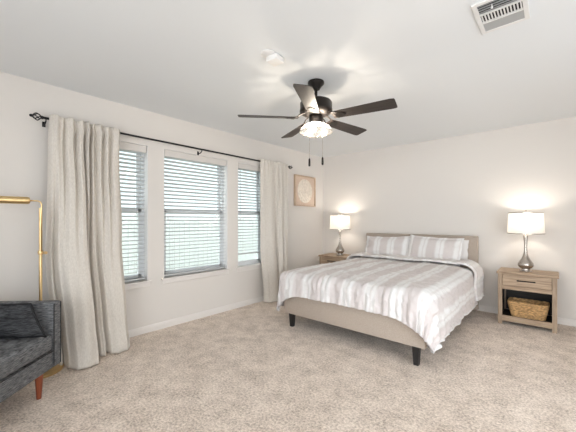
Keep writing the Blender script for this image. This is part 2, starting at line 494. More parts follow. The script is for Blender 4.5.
# ------------------------------------------------------------------ blinds
BL = {'left': 'white wooden slatted blind in the left window beside the gathered left curtain',
      'middle': 'widest white wooden slatted blind, in the middle window',
      'right': 'white slatted blind in the right window, hanging short of the sill'}
for (y0, y1, side) in WIN:
    root = thing('window_blind', BL[side], 'blind', (-0.045, (y0 + y1) / 2, WZ1 - 0.004), 0, 'slatted blinds in the three windows')
    hw = (y1 - y0) / 2 - 0.012
    b = B()
    box(b, 0.030, 0.040, -hw, hw, -0.078, -0.002, 0.004)
    box(b, 0.026, 0.030, -hw, hw, -0.068, -0.014)
    obj('valance', b, MAT['valance'], root)
    b = B(); box(b, -0.026, 0.024, -hw + 0.004, hw - 0.004, -0.045, -0.002)
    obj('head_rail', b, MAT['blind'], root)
    bottom = -(WZ1 - WZ0 - 0.030) if side != 'right' else -(WZ1 - 0.745)
    pitch, n = 0.0435, 0
    b = B()
    z = -0.082
    tilt = R(-12)
    while z > bottom + 0.025:
        sag = 0
        # slightly crowned slat, room edge lower
        px = [-0.0245, -0.012, 0, 0.012, 0.0245]
        top = []; bot = []
        for yy in (-hw + 0.006, hw - 0.006):
            top.append([b.verts.new((x * math.cos(tilt), yy, z - x * math.sin(tilt) + 0.0024 + 0.003 * (1 - (x / 0.0245) ** 2))) for x in px])
            bot.append([b.verts.new((x * math.cos(tilt), yy, z - x * math.sin(tilt) - 0.0020 + 0.003 * (1 - (x / 0.0245) ** 2))) for x in px])
        for k in range(4):
            b.faces.new((top[0][k], top[0][k + 1], top[1][k + 1], top[1][k]))
            b.faces.new((bot[0][k], bot[1][k], bot[1][k + 1], bot[0][k + 1]))
            for e in (0, 1):
                b.faces.new((top[e][k], bot[e][k], bot[e][k + 1], top[e][k + 1]))
        b.faces.new((top[0][0], top[1][0], bot[1][0], bot[0][0])); b.faces.new((top[0][4], bot[0][4], bot[1][4], top[1][4]))
        z -= pitch; n += 1
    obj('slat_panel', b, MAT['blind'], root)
    b = B(); box(b, -0.025, 0.025, -hw + 0.004, hw - 0.004, bottom, bottom + 0.018, 0.004)
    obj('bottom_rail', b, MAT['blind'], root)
    nc = 3 if hw > 0.4 else 2
    for k in range(nc):
        yy = -hw + 0.10 + (2 * hw - 0.20) * k / (nc - 1)
        b = B()
        tube(b, [(0.027, yy, -0.04), (0.027, yy, bottom + 0.01)], 0.0012, 5)
        tube(b, [(-0.027, yy, -0.04), (-0.027, yy, bottom + 0.01)], 0.0012, 5)
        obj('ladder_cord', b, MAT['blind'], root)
    if side != 'left':
        b = B()
        tube(b, [(0.034, -hw + 0.045, -0.06), (0.036, -hw + 0.045, -0.78)], 0.0015, 5)
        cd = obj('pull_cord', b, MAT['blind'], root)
        b = B(); lathe(b, [(0.002, -0.775), (0.007, -0.785), (0.009, -0.81), (0.006, -0.825)], 10, (0.036, -hw + 0.045))
        obj('tassel', b, MAT['vinyl'], cd, smooth=True)

# ------------------------------------------------------------------ garden outside
b = B(); box(b, -14, -WT - 0.02, -16, 10, -0.5, -0.30)
tag(obj('lawn', b, MAT['lawn']), 'green lawn outside the windows', 'lawn', kind='structure')
fe = thing('garden_fence', 'weathered grey wooden fence outside the windows', 'fence', (-4.2, -1.5, -0.30))
b = B()
for k in range(96):
    y = -8 + k * 0.145
    box(b, -0.01, 0.012, y, y + 0.138, 0.02, 1.50 + 0.01 * math.sin(k * 1.7))
obj('board_panel', b, MAT['fence'], fe)
for z in (0.35, 0.95, 1.5):
    b = B(); box(b, -0.05, -0.011, -8, 6, z, z + 0.09); obj('rail', b, MAT['fence'], fe)
for k in range(6):
    b = B(); box(b, -0.14, -0.051, -7.5 + k * 2.4, -7.41 + k * 2.4, 0, 1.75); obj('post', b, MAT['fence'], fe)

# ------------------------------------------------------------------ curtain rod
RX, RZ = 0.090, 2.111
rod = thing('curtain_rod', 'long black metal curtain rod with openwork cage finials above the windows', 'curtain rod', (RX, -2.71, RZ))
b = B(); tube(b, [(0, -1.585, 0), (0, 1.60, 0)], 0.0105, 12); obj('pole', b, MAT['black'], rod, smooth=True)
for s, y0 in ((-1, -1.585), (1, 1.60)):
    b = B()
    L = 0.078
    for k in range(5):
        a0 = 2 * PI * k / 5
        pts = []
        for i in range(13):
            u = i / 12
            rr = 0.004 + 0.026 * math.sin(PI * u) ** 0.8
            a = a0 + u * 1.7
            pts.append((rr * math.cos(a), y0 + s * (0.012 + u * (L - 0.02)), rr * math.sin(a)))
        tube(b, pts, 0.0042, 6)
    ball(b, (0, y0 + s * 0.006, 0), 0.015, (1, 0.9, 1), 12)
    ball(b, (0, y0 + s * (L + 0.0), 0), 0.012, (1, 1.2, 1), 12)
    obj('finial', b, MAT['black'], rod, smooth=True)
for y in (-1.565, -0.03, 1.578):
    b = B()
    box(b, -RX + 0.0005, -RX + 0.006, y - 0.012, y + 0.012, -0.058, -0.012, 0.002)
    tube(b, [(-RX + 0.006, y, -0.045), (-0.03, y, -0.040), (0, y, -0.022)], 0.005, 8)
    tube(b, [(-0.014, y, 0.004), (-0.013, y, -0.008), (0, y, -0.0165), (0.013, y, -0.008), (0.014, y, 0.004)], 0.004, 8)
    obj('bracket', b, MAT['black'], rod, smooth='auto')

# ------------------------------------------------------------------ curtains
def lerp(a, b_, t): return a + (b_ - a) * t
def keyed(keys, t):
    if t <= keys[0][0]: return keys[0][1]
    for (t0, v0), (t1, v1) in zip(keys, keys[1:]):
        if t <= t1:
            u = (t - t0) / (t1 - t0); u = u * u * (3 - 2 * u)
            return lerp(v0, v1, u)
    return keys[-1][1]

def curtain(name, label, ytop, ybot, folds_top, folds_bot, xmid, seed, group):
    """folds: list of (s, offset) control points of the cloth's cross-section; t runs 0 (top) to 1 (floor)."""
    rnd = random.Random(seed)
    bm = B()
    NS, NT = 220, 90
    grid = []
    for j in range(NT + 1):
        t = j / NT
        z = lerp(2.138, 0.012, t)
        y0, y1 = keyed([(k, v[0]) for k, v in ybot], t), keyed([(k, v[1]) for k, v in ybot], t)
        row = []
        mix = min(1, max(0, (t - 0.05) / 0.75)); mix = mix * mix * (3 - 2 * mix)
        for i in range(NS + 1):
            s = i / NS
            xt = keyed(folds_top, s) * 1.45 - 0.008
            xb = keyed(folds_bot, s) * 1.25
            # heading: gathered above and on the rod pocket
            head = math.exp(-((z - 2.108) / 0.022) ** 2)
            fine = 0.006 * math.sin(s * 75 + 1.3 * math.sin(s * 17)) * math.exp(-((t - 0.0) / 0.10) ** 2)
            x = lerp(xt, xb, mix) + fine * 1.2
            x = x * (1 - 0.55 * head)
            xm = keyed(xmid, t)
            wob = noise.noise(Vector((s * 5, t * 3.2, seed))) * 0.014 * min(1, t * 4)
            dy = noise.noise(Vector((s * 4 + 9, t * 2.5, seed + 3))) * 0.016 * min(1, t * 4)
            hem = 0.0
            if t > 0.93:
                hem = (t - 0.93) / 0.07 * 0.012 * math.sin(s * 23 + seed)
            X = max(xm + x + wob + hem, 0.020 if z < 2.03 else RX + 0.014)
            row.append(bm.verts.new((X, lerp(y0, y1, s) + dy, z + (0.006 * math.sin(s * 31) if j == 0 else 0))))
        grid.append(row)
    for j in range(NT):
        for i in range(NS):
            bm.faces.new((grid[j][i], grid[j][i + 1], grid[j + 1][i + 1], grid[j + 1][i]))
    o = obj(name, bm, MAT['curtain'], None, smooth=True)
    md = o.modifiers.new('cloth_thickness', 'SOLIDIFY'); md.thickness = 0.004; md.offset = 0
    tag(o, label, 'curtain', group)
    return o

lt = [(0, .0), (.04, .03), (.10, .034), (.16, .026), (.195, .0), (.235, .028), (.29, .024), (.34, -.014), (.39, .030), (.43, .022), (.47, -.016), (.50, .046), (.535, -.016),
      (.575, .032), (.62, -.006), (.68, .034), (.735, -.010), (.80, .032), (.85, -.008), (.90, .028), (.96, .026), (1, .0)]
lb = [(0, -.085), (.05, -.03), (.085, -.06), (.12, .04), (.21, .09), (.33, .115), (.43, .10), (.49, .02), (.53, -.06), (.57, -.01), (.61, .005), (.65, -.055), (.70, .0), (.80, .02), (.92, .025), (1, -.02)]
curtain('curtain', 'wide oatmeal linen curtain at the left end of the rod, pooling beside the sofa', None,
        [(0, (-4.255, -3.690)), (0.12, (-4.265, -3.695)), (0.55, (-4.28, -3.690)), (1, (-4.235, -3.675))], lt, lb,
        [(0, .115), (.08, .115), (.5, .175), (.85, .27), (1, .325)], 3, 'oatmeal linen curtains on the black rod')
rt = [(0, .0), (.08, .02), (.30, .022), (.40, .018), (.46, -.012), (.54, .028), (.60, -.006), (.68, .034), (.74, -.012), (.82, .03), (.88, -.006), (.95, .026), (1, .0)]
rb = [(0, -.03), (.10, .02), (.30, .05), (.42, .045), (.52, -.06), (.60, .03), (.68, .05), (.76, -.03), (.86, .04), (.94, .03), (1, -.03)]
curtain('curtain', 'narrow pale grey linen curtain at the right end of the rod, near the bed corner', None,
        [(0, (-1.765, -1.16)), (0.12, (-1.765, -1.16)), (0.6, (-1.765, -1.20)), (1, (-1.70, -1.21))], rt, rb,
        [(0, .115), (.08, .115), (.5, .14), (1, .155)], 11, 'oatmeal linen curtains on the black rod')

# ------------------------------------------------------------------ bed
bed = thing('bed', 'queen bed frame upholstered in beige linen with a tall plain headboard and black legs', 'bed', (1.768, -0.03, 0))
BX = 0.792
FOOT = -2.175
b = B()
box(b, -0.818, 0.818, -0.075, 0.0, 0.02, 1.020, 0.014, 3)
hb = obj('headboard', b, MAT['linen'], bed, smooth='auto')
b = B()
zt = 1.007
tube(b, [(-0.800, -0.0775, 0.10), (-0.800, -0.0775, zt - 0.004), (0.800, -0.0775, zt - 0.004), (0.800, -0.0775, 0.10)], 0.0035, 6)
obj('piping', b, MAT['linen'], hb, smooth=True)
for s in (-1, 1):
    b = B(); box(b, min(s * BX, s * (BX - 0.05)), max(s * BX, s * (BX - 0.05)), FOOT + 0.0, -0.076, 0.155, 0.400, 0.012, 3)
    obj('side_rail', b, MAT['linen'], bed, smooth='auto')
b = B(); box(b, -BX + 0.051, BX - 0.051, FOOT, FOOT + 0.05, 0.155, 0.400, 0.012, 3)
box(b, -BX, BX, FOOT - 0.004, FOOT + 0.010, 0.155, 0.400, 0.006, 2)
obj('foot_rail', b, MAT['linen'], bed, smooth='auto')
b = B(); box(b, -BX + 0.05, BX - 0.05, FOOT + 0.05, -0.08, 0.215, 0.235)
obj('slat_base', b, MAT['leg'], bed)
for x, y in ((-.70, FOOT + 0.04), (.715, FOOT + 0.02), (.70, -1.10), (-.70, -1.10), (-.72, -0.16), (.72, -0.16)):
    b = B(); taper(b, x, y, 0, 0.158 if abs(y + 1.1) > .1 else 0.216, 0.020, 0.029)
    obj('leg', b, MAT['leg'], bed)

b = B(); box(b, -0.735, 0.735, -2.02 , 0.0, 0.236, 0.592, 0.055, 4)
mt = obj('mattress', b, MAT['sheet'], None, smooth='auto')
mt.location = (1.768, -0.115, 0)
tag(mt, 'thick mattress in a white sheet on the beige bed frame', 'mattress')

# duvet: a rectangular cloth draped over the mattress block
def drape(r, rad, flare):
    if r <= 0: return 0.0, 0.0
    q = rad * PI / 2
    if r < q: return rad * math.sin(r / rad), rad * (1 - math.cos(r / rad))
    return rad + flare * (r - q), rad + (r - q)

def duvet_mesh(x_half, y_head, y_foot, ztop, hs_l, hs_r, hf, rad, amp, seed, foot=True, NU=180, NV=170, zmin=0.05, puff=0.02):
    bm = B()
    uvl = bm.loops.layers.uv.new('cloth')
    ulen = 2 * x_half + hs_l + hs_r
    vlen = (y_head - y_foot) + (hf if foot else 0)
    rows = []
    coords = []
    for j in range(NV + 1):
        v = vlen * j / NV
        row = []; crow = []
        for i in range(NU + 1):
            u = -x_half - hs_l + ulen * i / NU
            a = max(0.0, abs(u) - x_half)
            sgn = 1 if u > 0 else -1
            bb = max(0.0, v - (y_head - y_foot)) if foot else 0.0
            base_x = max(-x_half, min(x_half, u))
            base_y = y_head - min(v, y_head - y_foot)
            if bb > 0: bb *= 1 + 0.30 * min(1, max(0, (abs(u) - x_half + 0.32) / 0.32)) ** 2
            r = math.hypot(a, bb)
            th = math.atan2(bb, a) if r > 1e-6 else 0
            if r > 0.40: r = 0.40 + 0.17 * (1 - math.exp(-(r - 0.40) / 0.17))
            fl = 0.06 + 0.03 * noise.noise(Vector((u * 2, v * 2, seed)))
            if a > 0 and bb > 0: fl += 0.05 * math.sin(2 * th)
            out, down = drape(r, rad, fl)
            px = base_x + sgn * out * math.cos(th) if a > 0 else base_x
            py = base_y - out * math.sin(th) if bb > 0 else base_y
            pz = ztop - down
            # crown and soft billows on the top
            edge = min(1, max(0, (x_half - abs(u)) / 0.35)) if a == 0 else 0
            edge2 = min(1, max(0, ((y_head - y_foot) - v) / 0.35)) if foot else 1
            pz += puff * (edge * (2 - edge)) * max(0, edge2 * (2 - edge2))
            n1 = noise.noise(Vector((u * 3.1, v * 2.2, seed)))
            n2 = noise.noise(Vector((u * 9 + 5, v * 6, seed + 1)))
            n3 = noise.noise(Vector((u * 21, v * 16 + 3, seed + 4)))
            rg = 1 - abs(noise.noise(Vector((u * 6 + 1.5 * v, v * 4 - u * 2, seed + 11)))) * 2
            rg2 = 1 - abs(noise.noise(Vector((u * 13 - 2 * v, v * 9 + u * 3, seed + 17)))) * 2
            disp = amp * (0.9 * n1 + 0.5 * n2 + 0.28 * n3 + 0.45 * rg ** 3 * (rg > 0) + 0.28 * rg2 ** 3 * (rg2 > 0))
            # gathers running square to the hem
            gat = 0.0
            if foot and bb > 0 or (foot and edge2 < 1 and a == 0):
                kk = (1 - edge2 * 0.9)
                gat += kk * (0.006 * math.sin(u * 70 + 2.5 * math.sin(u * 9 + seed) + 4 * n1) * (0.7 + 0.9 * n2) + 0.012 * noise.noise(Vector((u * 34, v * 3, seed + 2))) + 0.012 * noise.noise(Vector((u * 13 + v * 3, v * 2.5, seed + 5))))
            if a > 0:
                kk = min(1, a / 0.2)
                gat += 0.005 * kk * math.sin(v * 26 + 2.2 * math.sin(v * 7 + seed) + 3 * n1)
                gat += 0.016 * kk * noise.noise(Vector((v * 5, a * 2, seed + 8)))
            if a > 0 and bb > 0:
                gat += 0.006 * math.sin(th * 9) * min(1, r / 0.25)
            if r < 1e-6:
                pz += disp + gat * 0.5
            else:
                k = min(1, r / (rad * 1.5))
                dirx, diry = sgn * math.cos(th) if a > 0 else 0, -math.sin(th) if bb > 0 else 0
                px += dirx * (disp + gat) * k; py += diry * (disp + gat) * k
                pz += (disp + 0.5 * gat) * (1 - k)
                # uneven hem
                pz += 0.018 * noise.noise(Vector((u * 4, v * 4, seed + 6))) * k
            pz = max(pz, zmin)
            row.append(bm.verts.new((px, py, pz))); crow.append((u, v))
        rows.append(row); coords.append(crow)
    for j in range(NV):
        for i in range(NU):
            f = bm.faces.new((rows[j][i], rows[j][i + 1], rows[j + 1][i + 1], rows[j + 1][i]))
            for lp, (jj, ii) in zip(f.loops, ((j, i), (j, i + 1), (j + 1, i + 1), (j + 1, i))):
                lp[uvl].uv = coords[jj][ii]
    return bm

dv = thing('duvet', 'white duvet with mauve stripes draped over the bed, its top edge folded back', 'duvet', (1.768, 0, 0))
bm = duvet_mesh(0.745, -0.50, -2.155, 0.632, 0.53, 0.53, 0.295, 0.11, 0.019, 2.0, NU=300, NV=260, puff=0.022)
o = obj('duvet_cover', bm, MAT['duvet'], dv, smooth=True)
md = o.modifiers.new('filling', 'SOLIDIFY'); md.thickness = 0.026; md.offset = -0.6
bm = duvet_mesh(0.745, -0.22, -0.63, 0.704, 0.62, 0.62, 0.0, 0.145, 0.014, 5.0, foot=False, NV=50, NU=170, puff=0.005)
o = obj('folded_edge', bm, MAT['duvet_back'], dv, smooth=True, label='folded back strip of the duvet below the pillows')
md = o.modifiers.new('filling', 'SOLIDIFY'); md.thickness = 0.026; md.offset = -0.8
md = o.modifiers.new('soft', 'BEVEL'); md.width = 0.012; md.segments = 3; md.limit_method = 'ANGLE'; md.angle_limit = R(60)

# pillows
def pillow_mesh(w, h, t, flange, seed, pw=2.6, uvs=True, NX=56, NZ=40, sag=0.02, skew=0.0):
    bm = B()
    uvl = bm.loops.layers.uv.new('cloth')
    hw, hh = w / 2, h / 2
    sides = []
    for s in (1, -1):
        g = []
        for j in range(NZ + 1):
            row = []
            for i in range(NX + 1):
                u = -1 + 2 * i / NX; v = -1 + 2 * j / NZ
                x, z = u * hw, v * hh
                iu = min(1, abs(x) / (hw - flange)) if hw > flange else 1
                iv = min(1, abs(z) / (hh - flange))
                th = max(0, (1 - iu ** pw)) ** 0.62 * max(0, (1 - iv ** pw)) ** 0.62
                n = noise.noise(Vector((u * 2.2, v * 2.2, seed))) * 0.012 + noise.noise(Vector((u * 7, v * 6, seed + s))) * 0.005
                y = s * (t / 2 * th + 0.002) + (n * (0.4 + th)) * (1 if s > 0 else 0.6)
                pin = 0.018
                xx = x * (1 - pin * (1 - v * v) * 0 - 0.02 * (1 - (u * u)) * 0) + 0.008 * noise.noise(Vector((v * 3, seed, u)))
                zz = z - sag * (1 - u * u) * (0.6 if v > 0 else 0.0) * abs(v) + 0.010 * noise.noise(Vector((u * 3.5, seed + 2, v)))
                # edges drawn in between the corners
                xx *= 1 - 0.030 * (1 - v * v)
                zz *= 1 - 0.035 * (1 - u * u)
                xx *= 1 - skew * zz / hh
                row.append((xx, y, zz, x, z))
            g.append(row)
        sides.append(g)
    V = []
    for s in (0, 1):
        V.append([[bm.verts.new(p[:3]) for p in row] for row in sides[s]])
    for s in (0, 1):
        for j in range(NZ):
            for i in range(NX):
                idx = ((j, i), (j, i + 1), (j + 1, i + 1), (j + 1, i))
                if s: idx = idx[::-1]
                f = bm.faces.new([V[s][a][c] for a, c in idx])
                for lp, (a, c) in zip(f.loops, idx):
                    lp[uvl].uv = (sides[s][a][c][3], sides[s][a][c][4])
    ring = [(0, i) for i in range(NX)] + [(j, NX) for j in range(NZ)] + [(NZ, i) for i in range(NX, 0, -1)] + [(j, 0) for j in range(NZ, 0, -1)]
    for k in range(len(ring)):
        a, c = ring[k], ring[(k + 1) % len(ring)]
        f = bm.faces.new((V[0][a[0]][a[1]], V[1][a[0]][a[1]], V[1][c[0]][c[1]], V[0][c[0]][c[1]]))
    return bm

def pillow(name, label, cat, mat, loc, rot, w, h, t, fl, seed, group=None):
    o = obj(name, pillow_mesh(w, h, t, fl, seed), mat, None, smooth=True)
    o.location = loc; o.rotation_euler = rot
    return tag(o, label, cat, group)
LEAN = R(-24)
pillow('pillow', 'striped mauve and white pillow sham on the left side of the headboard', 'pillow', MAT['sham'],
       (1.395, -0.312, 0.818), (LEAN, R(-1.5), R(1)), 0.70, 0.375, 0.15, 0.030, 1.0, 'striped pillow shams')
pillow('pillow', 'striped mauve and white pillow sham on the right, standing a little higher', 'pillow', MAT['sham'],
       (2.095, -0.335, 0.828), (LEAN, R(2.0), R(-2)), 0.715, 0.395, 0.16, 0.030, 7.0, 'striped pillow shams')
pillow('pillow', 'plain white pillow hidden behind the left striped sham', 'pillow', MAT['sheet'],
       (1.385, -0.158, 0.800), (R(-4), 0, 0), 0.69, 0.345, 0.075, 0.012, 4.0, 'plain white pillows')
pillow('pillow', 'plain white pillow peeking out past the right striped sham', 'pillow', MAT['sheet'],
       (2.150, -0.160, 0.800), (R(-4), R(1), 0), 0.68, 0.35, 0.075, 0.012, 9.0, 'plain white pillows')

# ------------------------------------------------------------------ nightstands
NZ_ = 0.624
ns = thing('nightstand', 'grey oak nightstand right of the bed with a wicker basket on its shelf', 'nightstand', (3.120, -0.245, 0), 0, 'grey oak nightstands beside the bed')
W2, D2 = 0.268, 0.205
b = B(); box(b, -W2 - 0.014, W2 + 0.014, -D2 - 0.012, D2 + 0.012, NZ_ - 0.026, NZ_, 0.003)
obj('top', b, MAT['oak_x'], ns)
for sx in (-1, 1):
    for sy in (-1, 1):
        b = B(); box(b, min(sx * W2, sx * (W2 - 0.042)), max(sx * W2, sx * (W2 - 0.042)), min(sy * D2, sy * (D2 - 0.042)), max(sy * D2, sy * (D2 - 0.042)), 0, NZ_ - 0.026, 0.002)
        obj('leg', b, MAT['oak_z'], ns)
    b = B(); box(b, min(sx * (W2 - .008), sx * (W2 - 0.022)), max(sx * (W2 - .008), sx * (W2 - 0.022)), -D2 + 0.042, D2 - 0.042, 0.05, NZ_ - 0.026)
    obj('side_panel', b, MAT['oak_z'], ns)
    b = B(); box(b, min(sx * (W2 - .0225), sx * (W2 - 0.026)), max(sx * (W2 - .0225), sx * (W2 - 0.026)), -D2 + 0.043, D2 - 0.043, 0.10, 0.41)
    obj('shade_lining', b, MAT['oak_shaded'], ns, label='thin dark sheet for the shade inside the open shelf')
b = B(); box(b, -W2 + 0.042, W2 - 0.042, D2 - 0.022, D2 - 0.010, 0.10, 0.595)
obj('back_panel', b, MAT['oak_shaded'], ns, label='back of the open shelf with its shade painted dark')
b = B(); box(b, -W2 + 0.042, W2 - 0.042, -D2 + 0.004, -D2 + 0.024, 0.418, 0.462, 0.002)
obj('middle_rail', b, MAT['oak_x'], ns)
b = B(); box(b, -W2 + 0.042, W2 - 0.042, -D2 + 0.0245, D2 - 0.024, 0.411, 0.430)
obj('drawer_floor', b, MAT['oak_shaded'], ns, label='underside above the open shelf with its shade painted dark')
b = B(); box(b, -W2 + 0.042, W2 - 0.042, -D2 + 0.004, -D2 + 0.024, 0.042, 0.106, 0.002)
obj('bottom_rail', b, MAT['oak_x'], ns)
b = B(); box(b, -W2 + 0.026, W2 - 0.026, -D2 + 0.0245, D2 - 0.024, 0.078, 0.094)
obj('shelf', b, MAT['oak_shaded'], ns, label='floor of the open shelf with its shade painted dark')
b = B(); box(b, -W2 + 0.045, W2 - 0.045, -D2 + 0.002, -D2 + 0.022, 0.465, 0.594, 0.003)
dr = obj('drawer', b, MAT['oak_x'], ns)
b = B()
tube(b, [(-0.085, -D2 - 0.020, 0.534), (0.085, -D2 - 0.020, 0.534)], 0.0065, 8)
for sx in (-1, 1):
    tube(b, [(sx * 0.073, -D2 + 0.002, 0.534), (sx * 0.073, -D2 - 0.020, 0.534)], 0.0055, 8)
    ball(b, (sx * 0.073, -D2 - 0.020, 0.534), 0.0085, seg=10)
obj('handle', b, MAT['black'], dr, smooth='auto', label='black bar handle')
nl = copy_tree(ns)
nl.location = (0.500, -0.245, 0)
nl['label'] = 'grey oak nightstand in the corner, half hidden behind the duvet'

# basket on the open shelf
bk = thing('basket', 'tapered woven seagrass basket on the open shelf of the nightstand', 'basket', (3.130, -0.285, 0.094))
b = B()
rows = 10
def rect_loop(hx, hy, z, rr, seed, n=22):
    pts = []
    m = 12
    cs = [(hx, hy, 0), (-hx, hy, 90), (-hx, -hy, 180), (hx, -hy, 270)]
    rc = 0.03
    for k in range(4):
        cx, cy, a = cs[k]
        cx -= math.copysign(rc, cx); cy -= math.copysign(rc, cy)
        for q in range(5):
            t = R(a + 90 * q / 4)
            pts.append((cx + rc * math.cos(t), cy + rc * math.sin(t)))
        nx, ny, _ = cs[(k + 1) % 4]
        nx2 = nx - math.copysign(rc, nx); ny2 = ny - math.copysign(rc, ny)
        t = R(a + 90)
        ex, ey = nx2 + rc * math.cos(t), ny2 + rc * math.sin(t)
        sx_, sy_ = pts[-1]
        for q in range(1, n):
            pts.append((lerp(sx_, ex, q / n), lerp(sy_, ey, q / n)))
    return [(x, y, z) for x, y in pts]
for k in range(rows):
    t = k / (rows - 1)
    lp = rect_loop(lerp(0.150, 0.182, t), lerp(0.088, 0.112, t), lerp(0.010, 0.160, t), 0.01, k)
    rad = [0.0115 * (1 + 0.28 * math.sin(i * PI + k * PI)) + 0.0015 * math.sin(i * 2.3 + k) for i in range(len(lp))]
    tube(b, lp, rad, 7, closed=True)
obj('woven_wall', b, MAT['basket'], bk, smooth=True)
b = B(); box(b, -0.145, 0.145, -0.083, 0.083, 0.0, 0.012, 0.004); obj('bottom', b, MAT['basket'], bk)
b = B(); lp = rect_loop(0.184, 0.114, 0.174, 0.01, 3)
tube(b, [(p[0], p[1], p[2] + 0.002 * math.sin(i * 1.6)) for i, p in enumerate(lp)], 0.0095, 8, closed=True)
obj('rim', b, MAT['basket'], bk, smooth=True)

# ------------------------------------------------------------------ table lamps
def table_lamp(loc, label):
    t = thing('table_lamp', label, 'lamp', loc, 0, 'lit table lamps on the nightstands')
    b = B()
    lathe(b, [(0.058, 0), (0.062, 0.004), (0.061, 0.010), (0.050, 0.015), (0.043, 0.022), (0.046, 0.028), (0.040, 0.034), (0.056, 0.044), (0.070, 0.060), (0.077, 0.078),
              (0.074, 0.098), (0.061, 0.122), (0.044, 0.148), (0.030, 0.178), (0.0205, 0.215), (0.0155, 0.260), (0.0150, 0.305), (0.0175, 0.360), (0.022, 0.405), (0.0245, 0.430), (0.019, 0.437), (0.010, 0.440)], 40)
    obj('base', b, MAT['nickel'], t, smooth=True)
    b = B()
    tube(b, [(0, 0, 0.438), (0, 0, 0.515)], 0.012, 12)
    obj('socket', b, MAT['nickel'], t, smooth='auto')
    b = B()
    hp = [(0.012 * 1, 0, 0.45)]
    for k in range(17):
        a = PI * k / 16
        hp.append((0.052 * math.sin(a) ** 0.7 if 0 < k < 16 else 0.012 if k == 0 else 0.0, 0, 0.45 + (0.700 - 0.45) * k / 16))
    tube(b, hp[1:], 0.002, 6); tube(b, [(-x, y, z) for x, y, z in hp[1:]], 0.002, 6)
    obj('harp', b, MAT['nickel'], t, smooth=True)
    b = B(); lathe(b, [(0.004, 0.698), (0.010, 0.704), (0.006, 0.710), (0.011, 0.720), (0.007, 0.731), (0.002, 0.734)], 14)
    obj('finial', b, MAT['nickel'], t, smooth=True)
    b = B()
    zb, zt_ = 0.452, 0.698
    rb_, rt_ = 0.180, 0.166
    seg = 56
    lathe(b, [(rb_, zb), (rt_, zt_), (rt_ - 0.003, zt_), (rb_ - 0.003, zb), (rb_, zb)], seg, cap0=False, cap1=False)
    sh = obj('lamp_shade', b, MAT['shade'], t, smooth='auto', label='white cotton drum shade')
    for r_, z_ in ((rb_, zb), (rt_, zt_)):
        b = B()
        lathe(b, [(r_ + 0.0012, z_ - 0.002), (r_ + 0.0012, z_ + 0.006), (r_ - 0.0045, z_ + 0.006), (r_ - 0.0045, z_ - 0.002), (r_ + 0.0012, z_ - 0.002)], seg, cap0=False, cap1=False)
        obj('rim', b, MAT['nickel'], sh, smooth='auto', label='grey metal rim')
    b = B()
    for k in range(3):
        a = 2 * PI * k / 3 + 0.3
        tube(b, [(0, 0, zt_ - 0.002), ((rt_ - 0.004) * math.cos(a), (rt_ - 0.004) * math.sin(a), zt_ - 0.002)], 0.0016, 6)
    obj('spider', b, MAT['nickel'], sh, smooth='auto')
    b = B(); lathe(b, [(0.012, 0.512), (0.014, 0.525), (0.028, 0.555), (0.030, 0.572), (0.024, 0.592), (0.010, 0.603), (0.001, 0.605)], 20)
    obj('bulb', b, MAT['bulb'], t, smooth=True)
    return t
LAMP = [((3.105, -0.265, NZ_), 'lit nickel gourd lamp with white drum shade on the nightstand holding the basket'),
        ((0.535, -0.255, NZ_), 'lit nickel gourd lamp with white drum shade on the corner nightstand')]
l0 = table_lamp(*LAMP[0])
l1 = copy_tree(l0); l1.location = LAMP[1][0]; l1['label'] = LAMP[1][1]
def lamp_light(name, loc, w, r, col):
    d = bpy.data.lights.new(name, 'POINT'); d.energy = w; d.shadow_soft_size = r; d.color = col
    o = bpy.data.objects.new(name, d); C.objects.link(o); o.location = loc
    return o
for k, (loc, _) in enumerate(LAMP):
    lamp_light('table_lamp_light', (loc[0], loc[1], loc[2] + 0.635), TABLE_LAMP_W, 0.03, (1.0, 0.90, 0.79))

# ------------------------------------------------------------------ picture frame on the left wall
pf = thing('picture_frame', 'square pale wood shadow-box frame with a round plaster relief, on the wall by the corner', 'picture', (0.001, -0.592, 1.753), 0)
hy, hz, fd = 0.292, 0.268, 0.042
b = B()
for (a0, a1, c0, c1) in ((-hy, -hy + 0.018, -hz, hz), (hy - 0.018, hy, -hz, hz), (-hy + 0.018, hy - 0.018, -hz, -hz + 0.018), (-hy + 0.018, hy - 0.018, hz - 0.018, hz)):
    box(b, 0, fd, a0, a1, c0, c1, 0.002)
obj('frame', b, MAT['frame_wood'], pf)
b = B(); box(b, 0.002, 0.020, -hy + 0.017, hy - 0.017, -hz + 0.017, hz - 0.017)
obj('mat_board', b, MAT['mat_board'], pf, label='beige backing board')
b = B()
NR, NA = 26, 96
rings = []
for i in range(NR + 1):
    r = 0.212 * i / NR
    ring = []
    for k in range(NA):
        a = 2 * PI * k / NA
        x = 0.0245 + 0.005 * (math.sin(r * 95 + 0.6 * math.sin(a * 12)) * 0.5 + 0.5 * math.sin(a * 16) * math.sin(r * 60))
        rr = r * (1 + (0.015 * math.sin(a * 24) if i == NR else 0))
        ring.append(b.verts.new((x if i < NR else 0.0205, rr * math.cos(a) * 1.0, rr * math.sin(a))))
    rings.append(ring)
for i in range(1, NR):
    for k in range(NA):
        b.faces.new((rings[i][k], rings[i][(k + 1) % NA], rings[i + 1][(k + 1) % NA], rings[i + 1][k]))
b.faces.new(rings[1])
for v in rings[0]: b.verts.remove(v)
obj('relief_disc', b, MAT['plaster'], pf, smooth=True, label='round off-white carved plaster disc')

